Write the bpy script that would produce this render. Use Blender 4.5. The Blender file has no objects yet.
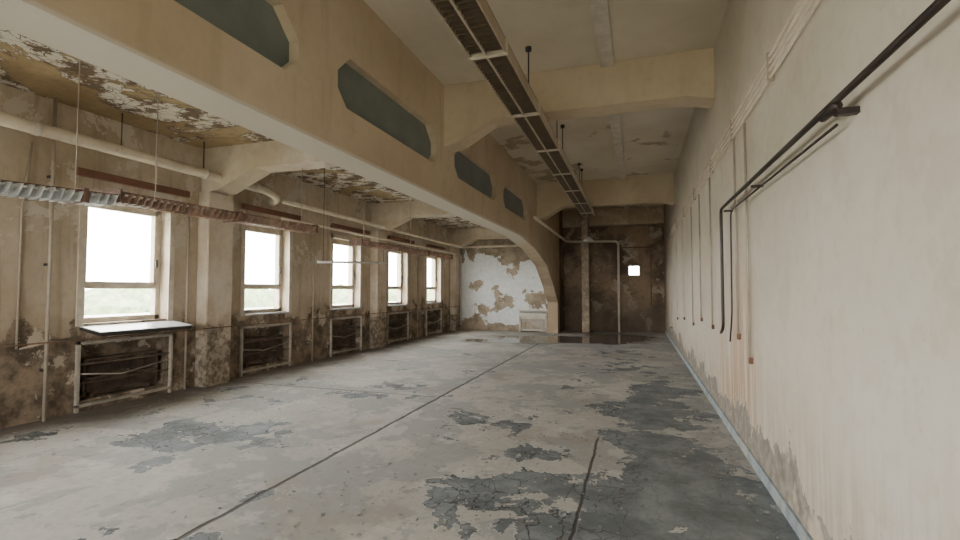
import bpy, bmesh, math, random
from mathutils import Vector
random.seed(4)
D=bpy.data; C=bpy.context
ROOT=C.scene.collection

# ---------------------------------------------------------------- node helper
class NB:
    def __init__(s,name):
        s.m=D.materials.new(name); s.m.use_nodes=True
        s.n=s.m.node_tree.nodes; s.l=s.m.node_tree.links
        s.b=s.n['Principled BSDF']
        tc=s.n.new('ShaderNodeTexCoord'); s.vec=tc.outputs['Object']
        sp=s.n.new('ShaderNodeSeparateXYZ'); s.l.new(s.vec,sp.inputs[0])
        s.X,s.Y,s.Z=sp.outputs
    def put(s,sock,v):
        if isinstance(v,bpy.types.NodeSocket): s.l.new(v,sock)
        elif isinstance(v,tuple): sock.default_value=(*v[:3],1) if len(sock.default_value)==4 else v
        else: sock.default_value=v
    def math(s,op,a,b=0.0,c=None):
        n=s.n.new('ShaderNodeMath'); n.operation=op
        s.put(n.inputs[0],a); s.put(n.inputs[1],b)
        if c is not None: s.put(n.inputs[2],c)
        return n.outputs[0]
    def add(s,a,b): return s.math('ADD',a,b)
    def sub(s,a,b): return s.math('SUBTRACT',a,b)
    def mul(s,a,b): return s.math('MULTIPLY',a,b)
    def mx(s,a,b): return s.math('MAXIMUM',a,b)
    def mapv(s,scale=(1,1,1),loc=(0,0,0)):
        n=s.n.new('ShaderNodeMapping'); s.l.new(s.vec,n.inputs[0])
        n.inputs['Scale'].default_value=scale; n.inputs['Location'].default_value=loc
        return n.outputs[0]
    def noise(s,scale,detail=6,rough=.6,dist=0,stretch=(1,1,1),off=(0,0,0)):
        n=s.n.new('ShaderNodeTexNoise'); s.l.new(s.mapv(stretch,off),n.inputs['Vector'])
        n.inputs['Scale'].default_value=scale; n.inputs['Detail'].default_value=detail
        n.inputs['Roughness'].default_value=rough; n.inputs['Distortion'].default_value=dist
        return n.outputs['Fac']
    def voro(s,scale,feat='DISTANCE_TO_EDGE',warp=0.15):
        n=s.n.new('ShaderNodeTexVoronoi'); n.feature=feat; n.inputs['Scale'].default_value=scale
        nz=s.n.new('ShaderNodeTexNoise'); nz.inputs['Scale'].default_value=3.5; nz.inputs['Detail'].default_value=4
        s.l.new(s.vec,nz.inputs['Vector'])
        vm=s.n.new('ShaderNodeVectorMath'); vm.operation='MULTIPLY_ADD'
        s.l.new(nz.outputs['Color'],vm.inputs[0]); vm.inputs[1].default_value=(warp,)*3
        s.l.new(s.vec,vm.inputs[2]); s.l.new(vm.outputs[0],n.inputs['Vector'])
        return n.outputs['Distance']
    def cells(s,scale,warp=.15):
        d=s.voro(scale,'F1',warp); n=d.node
        sp=s.n.new('ShaderNodeSeparateColor'); s.l.new(n.outputs['Color'],sp.inputs[0])
        return sp.outputs[0]
    def sm(s,x,a,b):
        n=s.n.new('ShaderNodeMapRange'); n.interpolation_type='SMOOTHSTEP'
        inv=a>b
        lo,hi=(b,a) if inv else (a,b)
        s.put(n.inputs['Value'],x); n.inputs['From Min'].default_value=lo; n.inputs['From Max'].default_value=hi
        n.inputs['To Min'].default_value=1 if inv else 0; n.inputs['To Max'].default_value=0 if inv else 1
        return n.outputs[0]
    def mix(s,f,a,b):
        n=s.n.new('ShaderNodeMix'); n.data_type='RGBA'
        s.put(n.inputs[0],f); s.put(n.inputs[6],a); s.put(n.inputs[7],b)
        return n.outputs[2]
    def blob(s,x,y,rx,ry,amp=1.0):
        dx=s.math('DIVIDE',s.sub(s.X,x),rx); dy=s.math('DIVIDE',s.sub(s.Y,y),ry)
        r=s.math('SQRT',s.add(s.mul(dx,dx),s.mul(dy,dy)))
        return s.mul(s.sm(r,1.4,.3),amp)
    def out(s,col,rough=.8,h=None,hs=.3,dist=.02,metal=0,spec=None):
        s.put(s.b.inputs['Base Color'],col); s.put(s.b.inputs['Roughness'],rough)
        s.b.inputs['Metallic'].default_value=metal
        if spec is not None: s.b.inputs['Specular IOR Level'].default_value=spec
        if h is not None:
            n=s.n.new('ShaderNodeBump'); n.inputs['Strength'].default_value=hs; n.inputs['Distance'].default_value=dist
            s.l.new(h,n.inputs['Height']); s.l.new(n.outputs[0],s.b.inputs['Normal'])
        return s.m

def simple(name,col,rough=.6,metal=0,var=.12,scale=6,dirt=(.2,.15,.1),dt=.62):
    b=NB(name)
    n=b.noise(scale,6,.65); n2=b.noise(scale*.6,8,.7,off=(3,1,7))
    c=b.mix(b.sm(n,.3,.7),tuple(x*(1-var) for x in col),tuple(min(1,x*(1+var)) for x in col))
    c=b.mix(b.mul(b.sm(n2,dt,dt+.1),.6),c,dirt)
    return b.out(c,rough,n,.15,.01,metal)

# ---- walls
def m_wall_right():
    b=NB('plaster_cream_right')
    big=b.noise(.5,5,.6); fine=b.noise(7,8,.7); mid=b.noise(1.8,8,.65,off=(5,2,1))
    c=b.mix(b.sm(big,.3,.7),(.575,.50,.405),(.665,.61,.525))
    c=b.mix(b.mul(b.sm(fine,.45,.75),.28),c,(.42,.34,.25))
    c=b.mix(b.mul(b.sm(b.noise(16,4,.6,off=(9,9,9)),.70,.73),.5),c,(.33,.26,.19))
    c=b.mix(b.mul(b.sm(mid,.56,.60),.28),c,(.50,.43,.34))
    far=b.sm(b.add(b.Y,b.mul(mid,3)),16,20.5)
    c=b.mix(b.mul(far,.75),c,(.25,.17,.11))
    st=b.noise(2.2,5,.6,stretch=(1,6,.35),off=(2,4,0))
    yb=b.mul(b.sm(b.Y,4.4,5.2),b.sm(b.Y,8,5.6))
    c=b.mix(b.mul(b.mul(b.sm(st,.38,.58),yb),b.mul(b.sm(b.Z,2.3,.6),.8)),c,(.50,.29,.155))
    # general vertical grime rising from the floor
    c=b.mix(b.mul(b.sm(st,.42,.62),b.mul(b.sm(b.Z,1.3,.1),.45)),c,(.38,.29,.20))
    lim=b.add(b.Z,b.mul(b.sub(mid,.5),1.6))
    pe=b.mul(b.sm(lim,.42,.39),b.sm(b.noise(.9,5,.6,off=(0,7,3)),.33,.37))
    c=b.mix(pe,c,b.mix(b.sm(fine,.35,.65),(.21,.18,.15),(.38,.335,.28)))
    rim=b.mul(b.sm(lim,.48,.43),b.sub(1.0,pe))
    c=b.mix(b.mul(rim,.5),c,(.60,.49,.36))
    h=b.sub(b.mul(fine,.3),pe)
    return b.out(c,.75,h,.35,.012)
def m_wall_left():
    b=NB('plaster_left')
    big=b.noise(.7,5,.6); fine=b.noise(8,8,.7); mid=b.noise(1.6,9,.68,dist=.3,off=(5,2,1))
    c=b.mix(b.sm(big,.3,.7),(.45,.365,.26),(.60,.515,.41))
    c=b.mix(b.mul(b.sm(fine,.42,.75),.35),c,(.30,.23,.155))
    st=b.noise(2.5,5,.6,stretch=(1,3,.25))
    c=b.mix(b.mul(b.sm(st,.48,.68),.5),c,(.29,.21,.135))
    lim=b.add(b.Z,b.mul(b.sub(mid,.5),2.2))
    halo=b.sm(lim,1.5,1.0)
    c=b.mix(b.mul(halo,.35),c,(.25,.18,.12))
    pe=b.sm(lim,1.08,1.02)
    dirt=b.mix(b.sm(b.noise(3,8,.7),.38,.62),(.095,.07,.048),(.29,.22,.155))
    dirt=b.mix(b.sm(b.noise(2.2,8,.7,off=(1,8,2)),.58,.62),dirt,(.50,.43,.34))
    c=b.mix(pe,c,dirt)
    tp=b.mul(b.sm(mid,.54,.56),b.sm(b.Z,1.8,2.6))
    c=b.mix(tp,c,(.60,.54,.46))
    return b.out(c,.85,b.sub(b.mul(fine,.3),pe),.4,.012)
def m_wall_back():
    b=NB('paint_white_peeling')
    mid=b.noise(1.1,9,.62,dist=.4,off=(5,2,1)); fine=b.noise(8,8,.7)
    c=b.mix(b.sm(fine,.3,.7),(.64,.66,.66),(.78,.80,.81))
    edge=b.add(mid,b.mul(b.add(b.sm(b.Z,2.4,3.3),b.sm(b.Z,.6,.1)),.13))
    edge=b.add(edge,b.mul(b.sm(b.X,-4.6,-3.6),.03))
    pe=b.sm(edge,.555,.56)
    c=b.mix(pe,c,b.mix(b.sm(b.noise(3,6,.6),.35,.65),(.24,.19,.13),(.40,.33,.25)))
    return b.out(c,.7,b.sub(b.mul(fine,.2),pe),.4,.012)
def m_wall_dark():
    b=NB('plaster_dark_damp')  # mottled brown plaster, darker towards the floor
    mid=b.noise(1.0,9,.65,dist=.3); fine=b.noise(6,8,.7)
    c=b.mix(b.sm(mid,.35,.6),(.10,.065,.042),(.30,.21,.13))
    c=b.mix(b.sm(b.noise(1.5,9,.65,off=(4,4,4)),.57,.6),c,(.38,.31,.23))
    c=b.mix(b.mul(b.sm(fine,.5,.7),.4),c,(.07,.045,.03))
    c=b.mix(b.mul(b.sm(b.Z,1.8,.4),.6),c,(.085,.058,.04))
    return b.out(c,.7,fine,.4,.015)
def m_beam():
    b=NB('concrete_cream_paint')
    big=b.noise(.6,5,.6); fine=b.noise(9,8,.7); mid=b.noise(1.5,8,.65,off=(5,2,1))
    c=b.mix(b.sm(big,.3,.7),(.55,.43,.295),(.65,.54,.40))
    c=b.mix(b.mul(b.sm(fine,.45,.75),.22),c,(.41,.29,.18))
    c=b.mix(b.mul(b.sm(mid,.6,.66),.3),c,(.43,.33,.22))
    st=b.noise(2.0,5,.6,stretch=(1,3,.3),off=(4,0,4))
    c=b.mix(b.mul(b.sm(st,.52,.68),.3),c,(.41,.31,.20))
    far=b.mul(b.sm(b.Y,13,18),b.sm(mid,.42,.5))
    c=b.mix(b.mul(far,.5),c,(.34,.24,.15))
    c=b.mix(b.mul(b.sm(b.Z,3.03,3.0),b.sm(b.Y,13.5,12)),c,(.68,.62,.53))
    return b.out(c,.7,fine,.2,.01)
def m_pil():
    b=NB('pilaster_plaster')
    fine=b.noise(9,8,.7); mid=b.noise(1.5,8,.65,off=(5,2,1))
    c=b.mix(b.sm(mid,.35,.65),(.51,.42,.31),(.65,.57,.48))
    c=b.mix(b.mul(b.sm(fine,.45,.75),.3),c,(.36,.28,.19))
    lim=b.add(b.Z,b.mul(b.sub(mid,.5),2.5)); pe=b.sm(lim,.85,.75)
    c=b.mix(b.mul(b.sm(lim,1.5,.8),.35),c,(.28,.2,.13))
    c=b.mix(pe,c,b.mix(b.sm(fine,.4,.6),(.14,.11,.075),(.36,.30,.23)))
    return b.out(c,.8,b.sub(b.mul(fine,.3),pe),.35,.012)
def m_ceil_hi():
    b=NB('ceiling_cream')
    big=b.noise(.5,5,.6); fine=b.noise(9,8,.7); mid=b.noise(1.1,9,.62,dist=.5,off=(5,2,1))
    c=b.mix(b.sm(big,.3,.7),(.60,.52,.40),(.72,.65,.545))
    c=b.mix(b.mul(b.sm(fine,.45,.75),.12),c,(.48,.39,.27))
    e=b.add(mid,b.mul(b.mul(b.sm(b.X,-1.4,-2.9),b.sm(b.Y,8,11)),.13))
    e=b.add(e,b.mul(b.sm(b.Y,14,19),.12))
    c=b.mix(b.mul(b.mul(b.sm(e,.60,.63),b.sm(b.Y,7,9.5)),.75),c,(.33,.24,.155))
    return b.out(c,.8,fine,.2,.01)
def m_ceil_lo():
    b=NB('ceiling_peeling_brown')
    p=b.noise(.5,10,.64,dist=1.4,off=(2,3,0)); fine=b.noise(9,8,.7)
    c=b.mix(b.sm(b.noise(.6,5,.6),.35,.65),(.31,.215,.11),(.44,.33,.19))
    c=b.mix(b.mul(b.sm(fine,.45,.7),.4),c,(.16,.105,.05))
    band=b.mul(b.sm(p,.45,.455),b.sm(p,.58,.575))
    halo=b.mul(b.sm(p,.42,.455),b.sm(p,.62,.58))
    c=b.mix(b.mul(halo,.6),c,(.14,.09,.05))
    fl=b.voro(6,warp=.35)
    c=b.mix(band,c,b.mix(b.sm(b.noise(3,8,.7,off=(7,1,1)),.46,.52),(.17,.11,.07),(.70,.65,.57)))
    c=b.mix(b.mul(band,b.sm(fl,.03,.01)),c,(.10,.07,.045))
    return b.out(c,.85,b.add(b.mul(fine,.2),b.mul(band,b.noise(5,6,.7))),.7,.04)

def m_floor():
    b=NB('floor_concrete_peeling_paint')
    big=b.noise(.45,6,.6); mid0=b.noise(1.3,10,.66,dist=.35,off=(3,3,0)); fine=b.noise(14,8,.72)
    mid=b.add(mid0,b.mul(b.sub(b.cells(4.5,.3),.5),.06))
    c=b.mix(b.sm(big,.35,.65),(.385,.365,.335),(.50,.48,.45))
    coat=b.sm(b.add(b.noise(.65,11,.66,dist=.4,off=(11,5,0)),b.mul(b.sub(b.cells(3.0,.3),.5),.05)),.495,.503)
    c=b.mix(b.mul(coat,.6),c,(.27,.28,.28))
    c=b.mix(b.mul(b.sm(fine,.4,.7),.32),c,(.24,.22,.195))
    c=b.mix(b.mul(b.sm(b.noise(2.2,9,.7,off=(8,2,0)),.54,.60),.4),c,(.57,.555,.53))
    c=b.mix(b.mul(b.sm(b.noise(.9,7,.6,off=(1,12,0)),.55,.65),.45),c,(.30,.25,.20))
    c=b.mix(b.mul(b.sm(b.noise(5,8,.7,off=(4,4,0)),.58,.64),.45),c,(.18,.165,.145))
    f=b.blob(.3,3.1,.95,2.4,.33)
    for (x,y,rx,ry,a) in [(-.9,3.7,.8,.8,.18),(-4.8,4.1,1.25,.75,.18),(.2,6.8,.7,2.8,.22),(-1.7,5.4,.7,.7,.15),(-2.5,2.2,.5,.5,.16),(-4.0,6.8,1.4,.7,.08),(-.2,10.5,1.0,4,.11),(-1.1,4.7,.9,.5,.14),(-6.0,5.2,.8,2.0,.08)]:
        f=b.mx(f,b.blob(x,y,rx,ry,a))
    pm=b.add(mid,f)
    paint=b.sm(pm,.635,.639)
    pc=b.mix(b.sm(b.noise(2.5,8,.7,off=(6,6,0)),.35,.65),(.115,.13,.138),(.225,.25,.262))
    pc=b.mix(b.mul(b.sm(fine,.45,.7),.3),pc,(.11,.11,.108))
    vo=b.voro(3.3,warp=.35)
    vo2=b.voro(8.5,warp=.25)
    crk=b.mx(b.sm(vo,.022,.008),b.mul(b.sm(vo2,.028,.010),b.sm(b.noise(1.5,5,.6,off=(0,0,5)),.46,.52)))
    crk=b.mul(crk,b.add(.3,b.mul(b.sm(b.X,.2,-.4),.7)))
    pc=b.mix(b.mul(crk,.9),pc,(.045,.042,.04))
    c=b.mix(paint,c,pc)
    rim=b.mul(b.sm(pm,.612,.632),b.sub(1.0,paint))
    c=b.mix(b.mul(rim,.6),c,(.60,.595,.57))
    edge=b.mul(b.sm(pm,.629,.634),b.sub(1.0,b.sm(pm,.636,.642)))
    c=b.mix(b.mul(edge,.85),c,(.05,.048,.045))
    wob=b.mul(b.sub(b.noise(3,4,.6,stretch=(0,1,0)),.5),.06)
    def joint(x0,w,y0,y1):
        dd=b.math('ABSOLUTE',b.add(b.sub(b.X,x0),wob),0)
        return b.mul(b.sm(dd,w,w*.4),b.mul(b.sm(b.Y,y0,y0+.2),b.sm(b.Y,y1,y1-.2)))
    j=b.mx(joint(-2.82,.030,-6,17.5),joint(-.42,.018,-6,5.5))
    wy=b.mul(b.sub(b.noise(3,4,.6,stretch=(1,0,0)),.5),.05)
    dj=b.math('ABSOLUTE',b.add(b.sub(b.Y,6.7),wy),0)
    j=b.mx(j,b.mul(b.sm(dj,.022,.010),b.sm(b.X,-2.7,-3.0)))
    c=b.mix(b.mul(j,.85),c,(.045,.04,.035))
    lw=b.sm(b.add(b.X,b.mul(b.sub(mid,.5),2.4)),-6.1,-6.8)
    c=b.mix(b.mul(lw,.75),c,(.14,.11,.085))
    w=b.mx(b.blob(-2.4,15.8,2.6,1.3,.40),b.blob(-.6,16.8,1.5,2.4,.36))
    w=b.mx(w,b.blob(-4.0,14.6,1.8,.9,.30))
    wn=b.add(b.mul(b.noise(.9,4,.5,off=(2,9,0)),.6),w)
    wet=b.sm(wn,.52,.55)
    damp=b.sm(wn,.42,.56)
    c=b.mix(b.mul(damp,.75),c,(.09,.075,.06))
    r=b.math('MULTIPLY_ADD',wet,-.66,.72)
    r=b.sub(r,b.mul(paint,.10))
    r=b.mx(r,.03)
    h=b.mul(b.add(b.add(b.mul(fine,.25),b.mul(paint,b.add(.6,b.mul(crk,-.8)))),b.mul(j,-.9)),b.sub(1.0,wet))
    return b.out(c,r,h,.8,.018,spec=.4)

M={}
M['wr']=m_wall_right(); M['wl']=m_wall_left(); M['wb']=m_wall_back(); M['wd']=m_wall_dark()
M['beam']=m_beam(); M['pil']=m_pil(); M['ch']=m_ceil_hi(); M['cl']=m_ceil_lo(); M['floor']=m_floor()
M['white']=simple('paint_offwhite',(.63,.575,.495),.5)
M['encl']=simple('enclosure_grey',(.40,.36,.30),.6,var=.25)
M['frame']=simple('window_frame_paint',(.59,.515,.42),.5,var=.15,scale=8)
M['brown']=simple('wood_brown',(.17,.075,.05),.6)
M['dark']=simple('metal_dark',(.05,.045,.04),.5,.3)
M['rust']=simple('rusty_metal',(.20,.115,.07),.8,.2,var=.35)
M['pipew']=simple('pipe_wrap_white',(.63,.55,.44),.6,scale=4)
M['black']=simple('pipe_black',(.03,.020,.017),.4,.2,dt=.7)
M['conduit']=simple('conduit_grey',(.40,.335,.27),.5,.1)
M['lampw']=simple('lamp_enamel',(.44,.355,.26),.45)
M['colm']=simple('column_paint',(.42,.33,.24),.6,var=.3,dt=.5)
M['louver']=simple('lamp_louver',(.155,.115,.08),.5,.2)
M['louver2']=simple('lamp_louver_rusty',(.46,.32,.25),.35,.3,var=.4)
M['louvers']=simple('lamp_louver_pale',(.78,.80,.84),.3,.2,var=.25,dt=.6)
M['lampside']=simple('lamp_rail_brown',(.16,.09,.065),.5,.2,var=.3)
M['tube']=simple('tube_glass',(.8,.8,.78),.25,dt=.8)
M['rad']=simple('radiator_iron',(.13,.095,.07),.6,.2,var=.4)
M['panel']=simple('infill_panel',(.19,.215,.205),.45,scale=2,dt=.6,dirt=(.12,.12,.11))
M['blue']=simple('skirting_blue_grey',(.30,.345,.37),.6,var=.3,dirt=(.5,.46,.40),dt=.48)
M['sillt']=simple('sill_painted',(.62,.64,.66),.25)
M['leaf']=simple('leaves',(.20,.25,.13),.8,var=.4,scale=1)
M['ground']=simple('grass_ground',(.26,.28,.20),.9,scale=.2)
M['roof']=simple('roof_pale',(.6,.6,.58),.8,scale=.5)
g=D.materials.new('window_glass'); g.use_nodes=True
nt=g.node_tree; nt.nodes.clear()
o=nt.nodes.new('ShaderNodeOutputMaterial'); mx=nt.nodes.new('ShaderNodeMixShader'); mx.inputs[0].default_value=.06
t=nt.nodes.new('ShaderNodeBsdfTransparent'); t.inputs[0].default_value=(.97,.98,.97,1)
gl=nt.nodes.new('ShaderNodeBsdfGlossy'); gl.inputs['Roughness'].default_value=.02
nt.links.new(t.outputs[0],mx.inputs[1]); nt.links.new(gl.outputs[0],mx.inputs[2]); nt.links.new(mx.outputs[0],o.inputs[0])
M['glass']=g

# ---------------------------------------------------------------- mesh helpers
def link(name,bm,mat,parent=None,smooth=False):
    me=D.meshes.new(name); bmesh.ops.recalc_face_normals(bm,faces=bm.faces[:]); bm.to_mesh(me); bm.free()
    ob=D.objects.new(name,me); ROOT.objects.link(ob)
    me.materials.append(M[mat] if isinstance(mat,str) else mat)
    if smooth:
        for p in me.polygons: p.use_smooth=True
    if parent: ob.parent=parent
    return ob
def empty(name):
    e=D.objects.new(name,None); ROOT.objects.link(e); e.empty_display_size=.2; return e
def addbox(bm,x0,x1,y0,y1,z0,z1,bev=0):
    vs=[bm.verts.new((x,y,z)) for x in (x0,x1) for y in (y0,y1) for z in (z0,z1)]
    fs=[(0,1,3,2),(4,6,7,5),(0,4,5,1),(2,3,7,6),(0,2,6,4),(1,5,7,3)]
    f=[bm.faces.new([vs[i] for i in q]) for q in fs]
    if bev>0:
        es=set(e for ff in f for e in ff.edges)
        bmesh.ops.bevel(bm,geom=list(es),offset=bev,segments=2,affect='EDGES')
def boxes(name,lst,mat,parent=None,bev=0):
    bm=bmesh.new()
    for b in lst: addbox(bm,*b,bev=bev)
    return link(name,bm,mat,parent)
def extr(name,outer,holes,axis,a,b,mat,parent=None):
    def P(u,v,w): 
        return {'x':(w,u,v),'y':(u,w,v),'z':(u,v,w)}[axis]
    bm=bmesh.new(); rings=[]
    for w in (a,b):
        es=[]; rr=[]
        for loop in [outer]+holes:
            vs=[bm.verts.new(P(u,v,w)) for u,v in loop]; rr.append(vs)
            es+=[bm.edges.new((vs[i],vs[(i+1)%len(vs)])) for i in range(len(vs))]
        if holes: bmesh.ops.triangle_fill(bm,use_beauty=True,use_dissolve=False,edges=es)
        else: bm.faces.new(rr[0])
        rings.append(rr)
    for r0,r1 in zip(*rings):
        n=len(r0)
        for i in range(n):
            j=(i+1)%n; bm.faces.new((r0[i],r0[j],r1[j],r1[i]))
    return link(name,bm,mat,parent)
def rnd(pts,r):
    pts=[Vector(p) for p in pts]
    if r<=0 or len(pts)<3: return pts
    out=[pts[0]]
    for i in range(1,len(pts)-1):
        p=pts[i]; a=(pts[i-1]-p); b=(pts[i+1]-p); rr=min(r,a.length*.45,b.length*.45)
        A=p+a.normalized()*rr; B=p+b.normalized()*rr
        for k in range(7):
            t=k/6; out.append(A*(1-t)**2+p*2*t*(1-t)+B*t*t)
    out.append(pts[-1]); return out
def addtube(bm,pts,r,bend=0,seg=10):
    pts=rnd(pts,bend); n=len(pts); rings=[]
    up=Vector((0,0,1)); 
    for i,p in enumerate(pts):
        d=(pts[min(i+1,n-1)]-pts[max(i-1,0)]).normalized()
        if i==0:
            s=d.cross(up if abs(d.z)<.9 else Vector((1,0,0))).normalized()
        else:
            s=(s-d*s.dot(d)).normalized()
        u=d.cross(s)
        rings.append([bm.verts.new(p+(s*math.cos(2*math.pi*k/seg)+u*math.sin(2*math.pi*k/seg))*r) for k in range(seg)])
    for a,b in zip(rings,rings[1:]):
        for k in range(seg): bm.faces.new((a[k],a[(k+1)%seg],b[(k+1)%seg],b[k]))
    bm.faces.new(rings[0]); bm.faces.new(rings[-1][::-1])
def tubes(name,lst,mat,parent=None,bend=0):
    bm=bmesh.new()
    for pts,r in lst: addtube(bm,pts,r,bend)
    return link(name,bm,mat,parent,True)

# ---------------------------------------------------------------- dimensions
XR=.99; XL=-7.0; XB0,XB1=-3.17,-2.79; YF=-5.0; YB=18.2; YD=19.4; ZH=4.75; ZL=4.0
WIN=[5.04+2.74*k for k in range(-3,5)]
WW=.60; WZ0,WZ1=1.15,2.87

floor=boxes('floor',[(XL-.35,XR+.3,YF-.3,YD+.3,-.2,0)],'floor')
boxes('ceiling',[(XB1,XR+.3,YF-.3,YD+.3,ZH,ZH+.2)],'ch')
boxes('ceiling_low_bay',[(XL-.35,XB0,YF-.3,YB+.3,ZL,ZL+.2)],'cl')
boxes('ceiling_girder_cap',[(XB0,XB1,YF-.3,YD+.3,ZH,ZH+.2)],'cl')
holes=[]
rc=lambda a,b,c,d:[(a,c),(b,c),(b,d),(a,d)]
for w in WIN:
    holes.append(rc(w-WW,w+WW,WZ0,WZ1)); holes.append(rc(w-WW-.02,w+WW+.02,.14,.86))
wl=extr('wall_left',rc(YF-.3,YB+.3,0,ZL),holes,'x',XL-.36,XL,'wl')
boxes('niche_backs',[(XL-.36,XL-.24,w-WW-.1,w+WW+.1,.05,.95) for w in WIN],'wl',wl)
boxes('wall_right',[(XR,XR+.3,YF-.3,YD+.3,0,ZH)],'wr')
boxes('wall_back_left',[(XL,XB1-.05,YB,YB+.3,0,ZL)],'wb')
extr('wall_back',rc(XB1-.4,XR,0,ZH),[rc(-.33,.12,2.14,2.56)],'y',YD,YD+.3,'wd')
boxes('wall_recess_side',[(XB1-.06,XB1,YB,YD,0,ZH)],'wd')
FILL_WIN=[(-6.4,-4.8),(-4.4,-3.3),(-2.4,-1.1),(-.8,.6)]  # unseen windows behind the camera, added for extra fill light
extr('wall_front',rc(XL-.3,XR+.3,0,ZH+.1),[rc(a,b,.9,3.3) for a,b in FILL_WIN],'y',YF-.3,YF,'wr')

# girder with chamfered openings and haunch to column
def octo(y0,y1,z0,z1,c=.16):
    return [(y0+c,z0),(y1-c,z0),(y1,z0+c),(y1,z1-c*1.3),(y1-c*1.3,z1),(y0+c*1.3,z1),(y0,z1-c*1.3),(y0,z0+c)]
OP=[(-2.35,.2),(.85,3.42),(4.0,6.48),(7.2,9.65),(10.2,12.6)]
prof=[(YF,3.0),(11.8,2.97),(13.6,2.80),(15.5,2.42),(16.8,1.75),(17.75,1.15),(17.75,0),(YB,0),(YB,ZH),(YF,ZH)]
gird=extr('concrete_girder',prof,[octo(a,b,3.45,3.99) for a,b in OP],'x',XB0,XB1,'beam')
boxes('infill_panels',[(XB1-.14,XB1-.10,a,b,3.44,4.0) for a,b in OP],'panel',gird)

for Y in (.2,6.75,13.9):
    prof=[(XB1,3.8),(XB1+.25,3.86),(XB1+.75,4.15),(XR-.35,4.15),(XR,4.08),(XR,ZH),(XB1,ZH)]
    if Y>10: prof=[(a,b-.12 if b<ZH else b) for a,b in prof]
    extr('ceiling_beam',prof,[],'y',Y,Y+.38,'beam')
boxes('ceiling_beam',[(XB1,XR,YD-.35,YD,4.1,ZH)],'beam')
for Y in (-4.55,.93,6.41,11.89,17.85):
    prof=[(XL,3.25),(XL+.35,3.28),(XL+1.1,3.6),(XB0-.9,3.6),(XB0,3.3),(XB0,ZL),(XL,ZL)]
    extr('ceiling_beam',prof,[],'y',Y-.2,Y+.2,'pil')
    boxes('pilaster',[(XL,XL+.24,Y-.26,Y+.26,0,3.25)],'pil',bev=.012)
boxes('trim_1',[(-.44,-.26,YF,YD,ZH-.06,ZH)],'white')
boxes('baseboard_right',[(XR-.018,XR,YF,YD,0,.10)],'blue')

# ---------------------------------------------------------------- windows
def window(i,w):
    e=empty('window_%d'%i)
    x=XL-.22; y0,y1=w-WW,w+WW
    fr=[(x-.05,x+.05,y0,y0+.07,WZ0,WZ1),(x-.05,x+.05,y1-.07,y1,WZ0,WZ1),(x-.05,x+.05,y0,y1,WZ0,WZ0+.07),(x-.05,x+.05,y0,y1,WZ1-.07,WZ1)]
    zt=WZ0+.5
    fr+=[(x-.03,x+.05,y0+.06,y1-.06,zt-.03,zt+.03)]
    fr+=[(x-.02,x+.07,y0+.07,y0+.12,zt+.03,WZ1-.07),(x-.02,x+.07,y1-.12,y1-.07,zt+.03,WZ1-.07),
         (x-.02,x+.07,y0+.07,y1-.07,WZ1-.12,WZ1-.07),(x-.02,x+.07,y0+.07,y1-.07,zt+.03,zt+.07)]
    boxes('frame',fr,'frame',e,bev=.004)
    boxes('glass',[(x-.004,x+.004,y0+.06,y1-.06,WZ0+.06,WZ1-.06)],'glass',e)
    boxes('handle',[(x+.07,x+.1,y1-.11,y1-.08,zt+.3,zt+.42)],'dark',e)
    boxes('architrave',[(XL,XL+.02,y0-.09,y0,WZ0-.03,WZ1+.09),(XL,XL+.02,y1,y1+.09,WZ0-.03,WZ1+.09),(XL,XL+.02,y0-.09,y1+.09,WZ1,WZ1+.09)],'frame',e)
    return e
for i,w in enumerate(WIN): window(i+1,w)
for i,w in enumerate(WIN):
    if i==3:
        e=empty('window_sill'); a,b_=w-WW-.04,w+WW+.10
        extr('board',[(XL-.15,1.10),(XL-.15,1.135),(XL+.40,1.045),(XL+.40,1.00)],[],'y',a,b_,'dark',e)
        extr('top_sheet',[(XL-.15,1.136),(XL-.15,1.148),(XL+.405,1.058),(XL+.405,1.046)],[],'y',a,b_,'sillt',e)
    else: boxes('window_sill',[(XL-.16,XL+.05,w-WW,w+WW,WZ0-.03,WZ0)],'sillt')
for w in WIN:
    e=empty('curtain_rail')
    boxes('board',[(XL+.10,XL+.16,w-.82,w+.82,3.09,3.19)],'brown',e,bev=.005)
    boxes('brackets',[(XL,XL+.12,w-.72,w-.69,3.12,3.16),(XL,XL+.12,w+.69,w+.72,3.12,3.16)],'dark',e)
for i,(a,b_) in enumerate(FILL_WIN):  # frames and glass of the added fill windows
    e=empty('window_%d'%(20+i)); y=YF-.15
    boxes('frame',[(a,a+.07,y-.04,y+.04,.9,3.3),(b_-.07,b_,y-.04,y+.04,.9,3.3),(a,b_,y-.04,y+.04,.9,.97),(a,b_,y-.04,y+.04,3.23,3.3),((a+b_)/2-.03,(a+b_)/2+.03,y-.04,y+.04,.9,3.3)],'frame',e)
    boxes('glass',[(a,b_,y-.004,y+.004,.9,3.3)],'glass',e)
e=empty('window_9')
boxes('frame',[(-.33,-.29,YD+.1,YD+.16,2.14,2.56),(.08,.12,YD+.1,YD+.16,2.14,2.56),(-.33,.12,YD+.1,YD+.16,2.14,2.18),(-.33,.12,YD+.1,YD+.16,2.52,2.56)],'frame',e)
boxes('glass',[(-.31,.1,YD+.12,YD+.128,2.16,2.54)],'glass',e)

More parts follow.
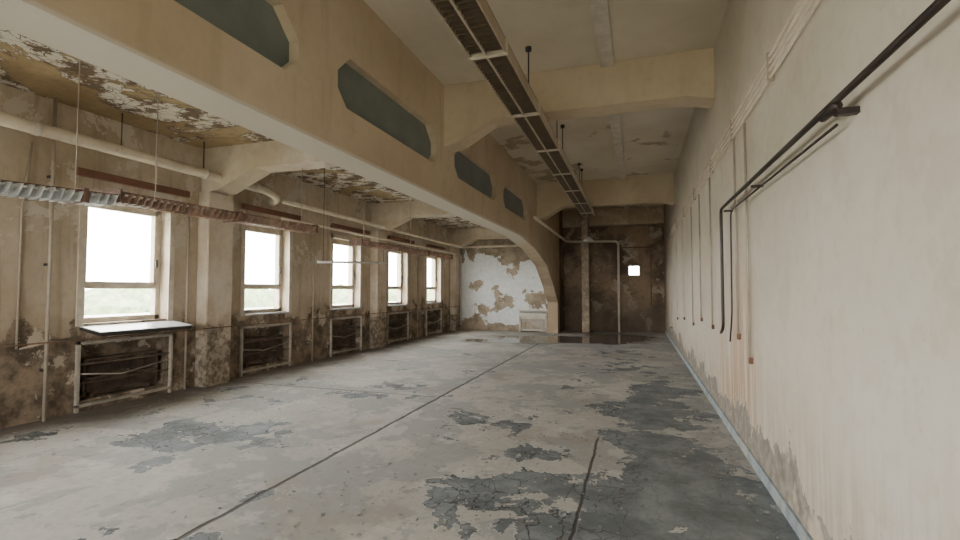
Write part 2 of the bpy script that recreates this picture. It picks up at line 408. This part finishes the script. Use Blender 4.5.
# ---------------------------------------------------------------- radiators in niches with frames
def radiator(w):
    e=empty('radiator'); 
    bm=bmesh.new(); n=40
    for k in range(n):
        y=w-.5+k/n
        addbox(bm,XL-.19,XL-.08,y,y+.006,.22,.34); addbox(bm,XL-.19,XL-.08,y,y+.006,.46,.58)
    link('fins',bm,'rad',e)
    boxes('casing',[(XL-.20,XL-.07,w-.53,w-.50,.18,.66),(XL-.20,XL-.07,w+.50,w+.53,.18,.66),(XL-.20,XL-.06,w-.53,w+.53,.64,.67),(XL-.20,XL-.07,w-.53,w+.53,.38,.41)],'rad',e,bev=.004)
    tubes('pipes',[([(XL-.13,w-.58,.28),(XL-.13,w+.55,.28)],.02),([(XL-.13,w-.58,.52),(XL-.13,w+.55,.52)],.02),
                   ([(XL-.13,w-.58,.14),(XL-.13,w-.58,.52)],.018)],'rad',e)
    boxes('feet',[(XL-.18,XL-.08,w-.42,w-.38,.14,.2),(XL-.18,XL-.08,w+.38,w+.42,.14,.2)],'rad',e)
def enclosure(w):
    e=empty('radiator_enclosure'); a,b=w-.68,w+.68; x0,x1=XL,XL+.05; t=.04
    boxes('frame',[(x0,x1,a,a+t,0,.92),(x0,x1,b-t,b,0,.92),(x0,x1,a,b,.92-t,.92),(x0,x1,a,b,.06,.06+t)],'encl',e,bev=.004)
    boxes('inner_bars',[(x0,x0+.02,a+.03,b-.03,.60,.63),(x0,x0+.02,a+.03,b-.03,.36,.375)],'rad',e)
    tubes('slack_bar',[([(x0+.03,a+.03,.50),(x0+.03,w-.1,.42),(x0+.03,b-.03,.52)],.010)],'encl',e)
for w in WIN: radiator(w); enclosure(w)
e=empty('radiator_cabinet')
xa,xb=-4.3,-3.22
boxes('shell',[(xa,xb,YB-.26,YB,.62,.72),(xa,xa+.06,YB-.24,YB,0,.62),(xb-.06,xb,YB-.24,YB,0,.62),(xa,xb,YB-.24,YB-.2,.5,.62),(xa,xb,YB-.24,YB-.2,.05,.12)],'white',e,bev=.004)
boxes('grille',[(xa+.06+k*.05,xa+.085+k*.05,YB-.22,YB-.2,.12,.5) for k in range(19)],'pipew',e)
boxes('shelf',[(xa-.05,xb+.05,YB-.3,YB,.8,.84)],'white',e)
boxes('shelf_posts',[(xa,xa+.04,YB-.2,YB-.1,.72,.8),(xb-.04,xb,YB-.2,YB-.1,.72,.8)],'white',e)

# ---------------------------------------------------------------- pipes left
e=empty('insulated_heating_pipe')
tubes('pipe',[([(XL+.38,YF,3.48),(XL+.38,7.3,3.48),(XL+.38,7.6,3.38),(XL+.12,7.7,3.32)],.075)],'pipew',e,bend=.15)
tubes('collars',[([(XL+.38,y,3.48),(XL+.38,y+.06,3.48)],.085) for y in (1.2,3.6,5.9,7.0)],'white',e)
tubes('hangers',[([(XL+.38,y,3.54),(XL+.38,y,ZL)],.008) for y in (2,4.6,5.9)],'dark',e)
e=empty('heating_pipe')
tubes('pipe',[([(XL+.38,7.75,3.35),(XL+.38,YB-.3,3.3),(XB0-.3,YB-.3,3.3)],.045),([(XL+.30,7.8,3.02),(XL+.30,YB-.15,3.0),(XL+.30,YB-.15,.2)],.025)],'pipew',e,bend=.12)
e=empty('vertical_pipe')
tubes('riser',[([(XL+.10,3.98,0),(XL+.10,3.98,ZL)],.02)],'conduit',e)
boxes('clips',[(XL,XL+.11,3.97,3.99,z,z+.03) for z in (.6,1.9,3.0)],'dark',e)
tubes('electrical_conduit',[([(XL+.02,3.72,.9),(XL+.02,3.72,2.6),(XL+.02,3.80,3.4)],.012),([(XL+.02,3.75,.9),(XL+.02,4.3,.98)],.012)],'conduit')
for y in (5.95,9.15,14.6): tubes('vertical_pipe',[([(XL+.04,y,.0),(XL+.04,y,3.05)],.016)],'conduit')
tubes('wall_heating_pipe',[([(XL+.28,YF,.97),(XL+.28,YB-.4,.97)],.009)],'rust')

# ---------------------------------------------------------------- fluorescent fixtures
def fixture(name,p0,p1,w,h,kind,rods,ztop,pitch=.07,seg=1.6):
    e=empty(name); p0=Vector(p0); p1=Vector(p1); d=p1-p0; L=d.length; d.normalize()
    s=d.cross(Vector((0,0,1))).normalized(); u=s.cross(d)
    def Q(l,a,b): return p0+d*l+s*a+u*b
    def bx(bm,l0,l1,a0,a1,b0,b1):
        vs=[bm.verts.new(Q(l,a,b)) for l in (l0,l1) for a in (a0,a1) for b in (b0,b1)]
        for q in [(0,1,3,2),(4,6,7,5),(0,4,5,1),(2,3,7,6),(0,2,6,4),(1,5,7,3)]: bm.faces.new([vs[i] for i in q])
    bm=bmesh.new()
    if kind=='closed':
        bx(bm,0,L,-w/2,-w/2+.012,0,h); bx(bm,0,L,w/2-.012,w/2,0,h)
        bx(bm,0,L,-.03,-.01,0,.03)
        link('side_plates',bm,'lampw',e); bm=bmesh.new()
        bx(bm,0,L,-w/2,w/2,h,h+.012); bx(bm,0,L,-.05,.05,h+.012,h+.06)
        link('housing',bm,'louver',e)
        bm=bmesh.new(); k=.03
        while k<L: bx(bm,k,k+.006,-w/2+.013,w/2-.013,.005,h*.6); k+=pitch
        link('louvers',bm,'louver',e)
    else:
        bx(bm,0,L,-w/4,w/4,h,h+.012)
        bx(bm,0,L,-w/2,-w/2+.008,h-.008,h); bx(bm,0,L,w/2-.008,w/2,h-.008,h)
        link('housing',bm,'lampside',e)
        bm=bmesh.new(); k=.02
        while k<L-.03:
            for (o1,o2) in ((0,pitch*.55),):
                vs=[bm.verts.new(Q(k+dl,a,b)) for (dl,b) in ((o1,0),(o1+.006,0),(o2+.006,h),(o2,h)) for a in (-w/2,w/2)]
                for q in [(0,1,3,2),(2,3,5,4),(4,5,7,6),(6,7,1,0),(0,2,4,6),(1,7,5,3)]: bm.faces.new([vs[i] for i in q])
            k+=pitch
        link('slats',bm,kind,e)
        bm=bmesh.new()
        bx(bm,0,L,-.006,.006,-.002,h*.8)
        link('centre_blade',bm,kind,e)
    bm=bmesh.new()
    for a in (-w/4,w/4): addtube(bm,[Q(.05,a,h*.8),Q(L-.05,a,h*.8)],.013,seg=8)
    link('tubes',bm,'tube' if kind!='closed' else 'lampw',e,True)
    bm=bmesh.new(); l=0
    while l<=L+.01:
        bx(bm,max(0,l-.02),min(L,l+.02),-w/2-.012,w/2+.012,-.008,h+.02); l+=seg
    link('joint_straps',bm,'pipew' if kind=='closed' else 'lampside',e)
    bm=bmesh.new()
    for r in rods:
        q=Q(r,0,h+.01); addtube(bm,[q,(q.x,q.y,ztop)],.006 if kind!='closed' else .009,seg=6)
        addtube(bm,[(q.x,q.y,ztop-.05),(q.x,q.y,ztop)],.04 if kind=='closed' else .015,seg=10)
    link('rods',bm,'dark' if kind=='closed' else 'conduit',e)
    return e
fixture('fluorescent_light_fixture',(-1.27,-.6,3.78),(-1.34,14.4,3.78),.35,.12,'closed',(3.3,6.6,9.0,9.7,12.6,13.2),ZH)
fixture('fluorescent_light_fixture',(-5.2,1.6,2.36),(-5.2,3.5,2.47),.30,.11,'louvers',(.3,1.6),ZL,.08)
fixture('fluorescent_light_fixture',(-5.2,3.51,2.51),(-5.2,5.1,2.53),.30,.11,'louver2',(.5,),ZL,.08)
fixture('fluorescent_light_fixture',(-5.2,5.11,2.53),(-5.2,6.8,2.56),.30,.11,'louver2',(1.4,),ZL,.08)
fixture('fluorescent_light_fixture',(-5.2,8.1,2.48),(-5.2,13.0,2.50),.26,.10,'louver2',(.3,2.4,4.6),ZL,.10)
e=empty('fluorescent_tube_lamp')
tubes('tube',[([(-5.2,6.95,2.08),(-5.2,9.4,2.2)],.022)],'tube',e)
tubes('wires',[([(-5.2,7.1,2.1),(-5.2,7.1,ZL)],.005),([(-5.2,9.2,2.2),(-5.2,9.2,2.47)],.005)],'dark',e)

# ---------------------------------------------------------------- right wall services
e=empty('black_wall_pipe')
x=XR-.09
tubes('pipe',[([(x,YF+.2,2.46),(x,5.9,2.50),(x,5.9,1.18),(x,6.05,1.12)],.017)],'black',e,bend=.08)
tubes('pipe_thin',[([(x+.03,2.72,2.40),(x+.03,5.5,2.42),(x+.04,5.6,1.35),(x+.04,5.75,1.05)],.008)],'black',e,bend=.1)
tubes('coupling',[([(x,2.62,2.463),(x,2.80,2.466)],.024)],'black',e)
boxes('brackets',[(x,XR,y,y+.025,2.44,2.46) for y in (1.2,2.68,4.4,5.7)],'black',e)
boxes('plate',[(x,XR,2.62,2.66,2.42,2.45)],'black',e)
e=empty('conduit_bundle')
tubes('pipes',[([(XR-.03,YF,3.18+k*.055),(XR-.03,17.5,3.18+k*.055)],.011) for k in range(4)],'pipew',e)
boxes('clips',[(XR-.045,XR,y,y+.03,3.16,3.37) for y in (1,2.5,4.0,5.5,7,9,11,13,15)],'conduit',e)
for (y,z0,z1,m) in [(4.93,.98,3.14,'conduit'),(5.45,1.15,3.14,'conduit'),(7.2,1.12,3.14,'conduit'),(8.4,1.15,3.14,'conduit'),(9.6,1.0,3.14,'conduit'),(11.4,1.0,3.14,'pipew'),(13.2,.9,3.14,'pipew'),(15.5,.5,3.14,'pipew')]:
    e=empty('electrical_conduit')
    tubes('pipe',[([(XR-.025,y,z0),(XR-.025,y,z1)],.011)],m,e)
    boxes('box',[(XR-.035,XR,y-.018,y+.018,z0-.05,z0+.01)],'rust',e,bev=.005)

# ---------------------------------------------------------------- far end services
e=empty('rusty_column')
boxes('shaft',[(-1.98,-1.72,18.4,18.46,0,4.75),(-1.98,-1.72,18.62,18.68,0,4.75),(-1.87,-1.83,18.46,18.62,0,4.75)],'colm',e)
boxes('base',[(-2.05,-1.65,18.33,18.75,0,.03)],'rust',e)
e=empty('water_pipe')
tubes('pipe',[([(-2.6,12.7,3.55),(-2.6,18.9,3.5),(-.66,18.9,3.45),(-.66,18.9,.0)],.045)],'pipew',e,bend=.15)
tubes('branch',[([(-.66,18.9,3.2),(.5,18.9,3.2),(.5,18.9,1.0)],.02)],'rust',e,bend=.1)
e=empty('pendant_lamp')
tubes('rod',[([(-1.5,16.0,3.3),(-1.5,16.0,ZH)],.01)],'dark',e)
bm=bmesh.new(); bmesh.ops.create_cone(bm,cap_ends=True,segments=24,radius1=.2,radius2=.05,depth=.14)
for v in bm.verts: v.co+=Vector((-1.5,16.0,3.27))
link('shade',bm,'tube',e)

# ---------------------------------------------------------------- loose paint flakes on the floor
bm=bmesh.new()
def flake(x,y,r):
    n=random.randint(3,6); a0=random.random()*6.28; tx=random.uniform(-.2,.2); ty=random.uniform(-.2,.2)
    sx=random.uniform(.4,1)
    vs=[]
    for k in range(n):
        a=a0+6.283*k/n; rr=r*random.uniform(.5,1.15); dx,dy=math.cos(a)*rr*sx,math.sin(a)*rr
        vs.append(bm.verts.new((x+dx,y+dy,.006+max(-.004,tx*dx+ty*dy))))
    f=bm.faces.new(vs)
    g2=bmesh.ops.extrude_face_region(bm,geom=[f])
    for v in g2['geom']:
        if isinstance(v,bmesh.types.BMVert): v.co.z+=.003
for _ in range(650):
    cx,cy,s=random.choice([(-1.1,3.6,.9),(-1.0,3.4,.6),(-.6,4.9,.7),(-4.8,4.1,.8),(-1.4,5.6,1),(-.2,9,1.5),(-5.2,6.5,1.3),(-2.2,3.2,.8)])
    x=random.gauss(cx,s*.6); y=random.gauss(cy,s*.7)
    if x<XR-.1 and x>-6.6: flake(x,y,random.uniform(.006,.026))
for _ in range(520):
    x=random.choice([random.uniform(-6.68,-6.2),random.uniform(XR-.28,XR-.06)]); flake(x,random.uniform(1,17),random.uniform(.008,.032))
M['flake']=simple('flake_paint',(.24,.25,.25),.6,var=.6,scale=5)
link('paint_flakes',bm,'flake')

# ---------------------------------------------------------------- outside
boxes('ground_outside',[(-260,260,-200,260,-9.4,-9)],'ground')
boxes('neighbour_building',[(-30,-19,-20,60,-9,-.3),(-30,-29.7,-20,60,-.3,.15),(-19.3,-19,-20,60,-.3,.15)],'roof')
bm=bmesh.new()
for k in range(130):
    a=random.uniform(-60,200); xx=random.uniform(-95,-60); r=random.uniform(3.5,6)
    b2=bmesh.ops.create_icosphere(bm,subdivisions=2,radius=r)
    ht=random.uniform(-3.5,-.8)
    for v in b2['verts']:
        v.co*=random.uniform(.85,1.15); v.co+=Vector((xx,a,ht-1.5))
    addtube(bm,[(xx,a,-9),(xx,a,ht-2)],.4,seg=6)
link('tree_line',bm,'leaf')

# ---------------------------------------------------------------- light
w=D.worlds.new('world'); C.scene.world=w; w.use_nodes=True
nt=w.node_tree; bg=nt.nodes['Background']
bg.inputs['Color'].default_value=(1,.985,.96,1); bg.inputs['Strength'].default_value=28
def portal(loc,rot,sx,sy):
    l=D.lights.new('sky_portal','AREA'); l.shape='RECTANGLE'; l.size=sx; l.size_y=sy; l.cycles.is_portal=True
    o=D.objects.new('sky_portal',l); o.location=loc; o.rotation_euler=rot; ROOT.objects.link(o)
for w_ in WIN: portal((XL-.4,w_,(WZ0+WZ1)/2),(0,-math.pi/2,0),WZ1-WZ0,WW*2)
for a,b_ in FILL_WIN: portal(((a+b_)/2,YF-.35,2.1),(math.pi/2,0,0),b_-a,2.4)
portal((-.1,YD+.35,2.35),(-math.pi/2,0,0),.45,.42)

# ---------------------------------------------------------------- camera
cam=D.cameras.new('camera'); cam.lens=18; cam.sensor_width=36; cam.clip_start=.05; cam.clip_end=500
co=D.objects.new('camera',cam); co.location=(0,0,1.6)
co.rotation_euler=(math.radians(90+2.39),0,math.radians(18.11)); ROOT.objects.link(co)
C.scene.camera=co
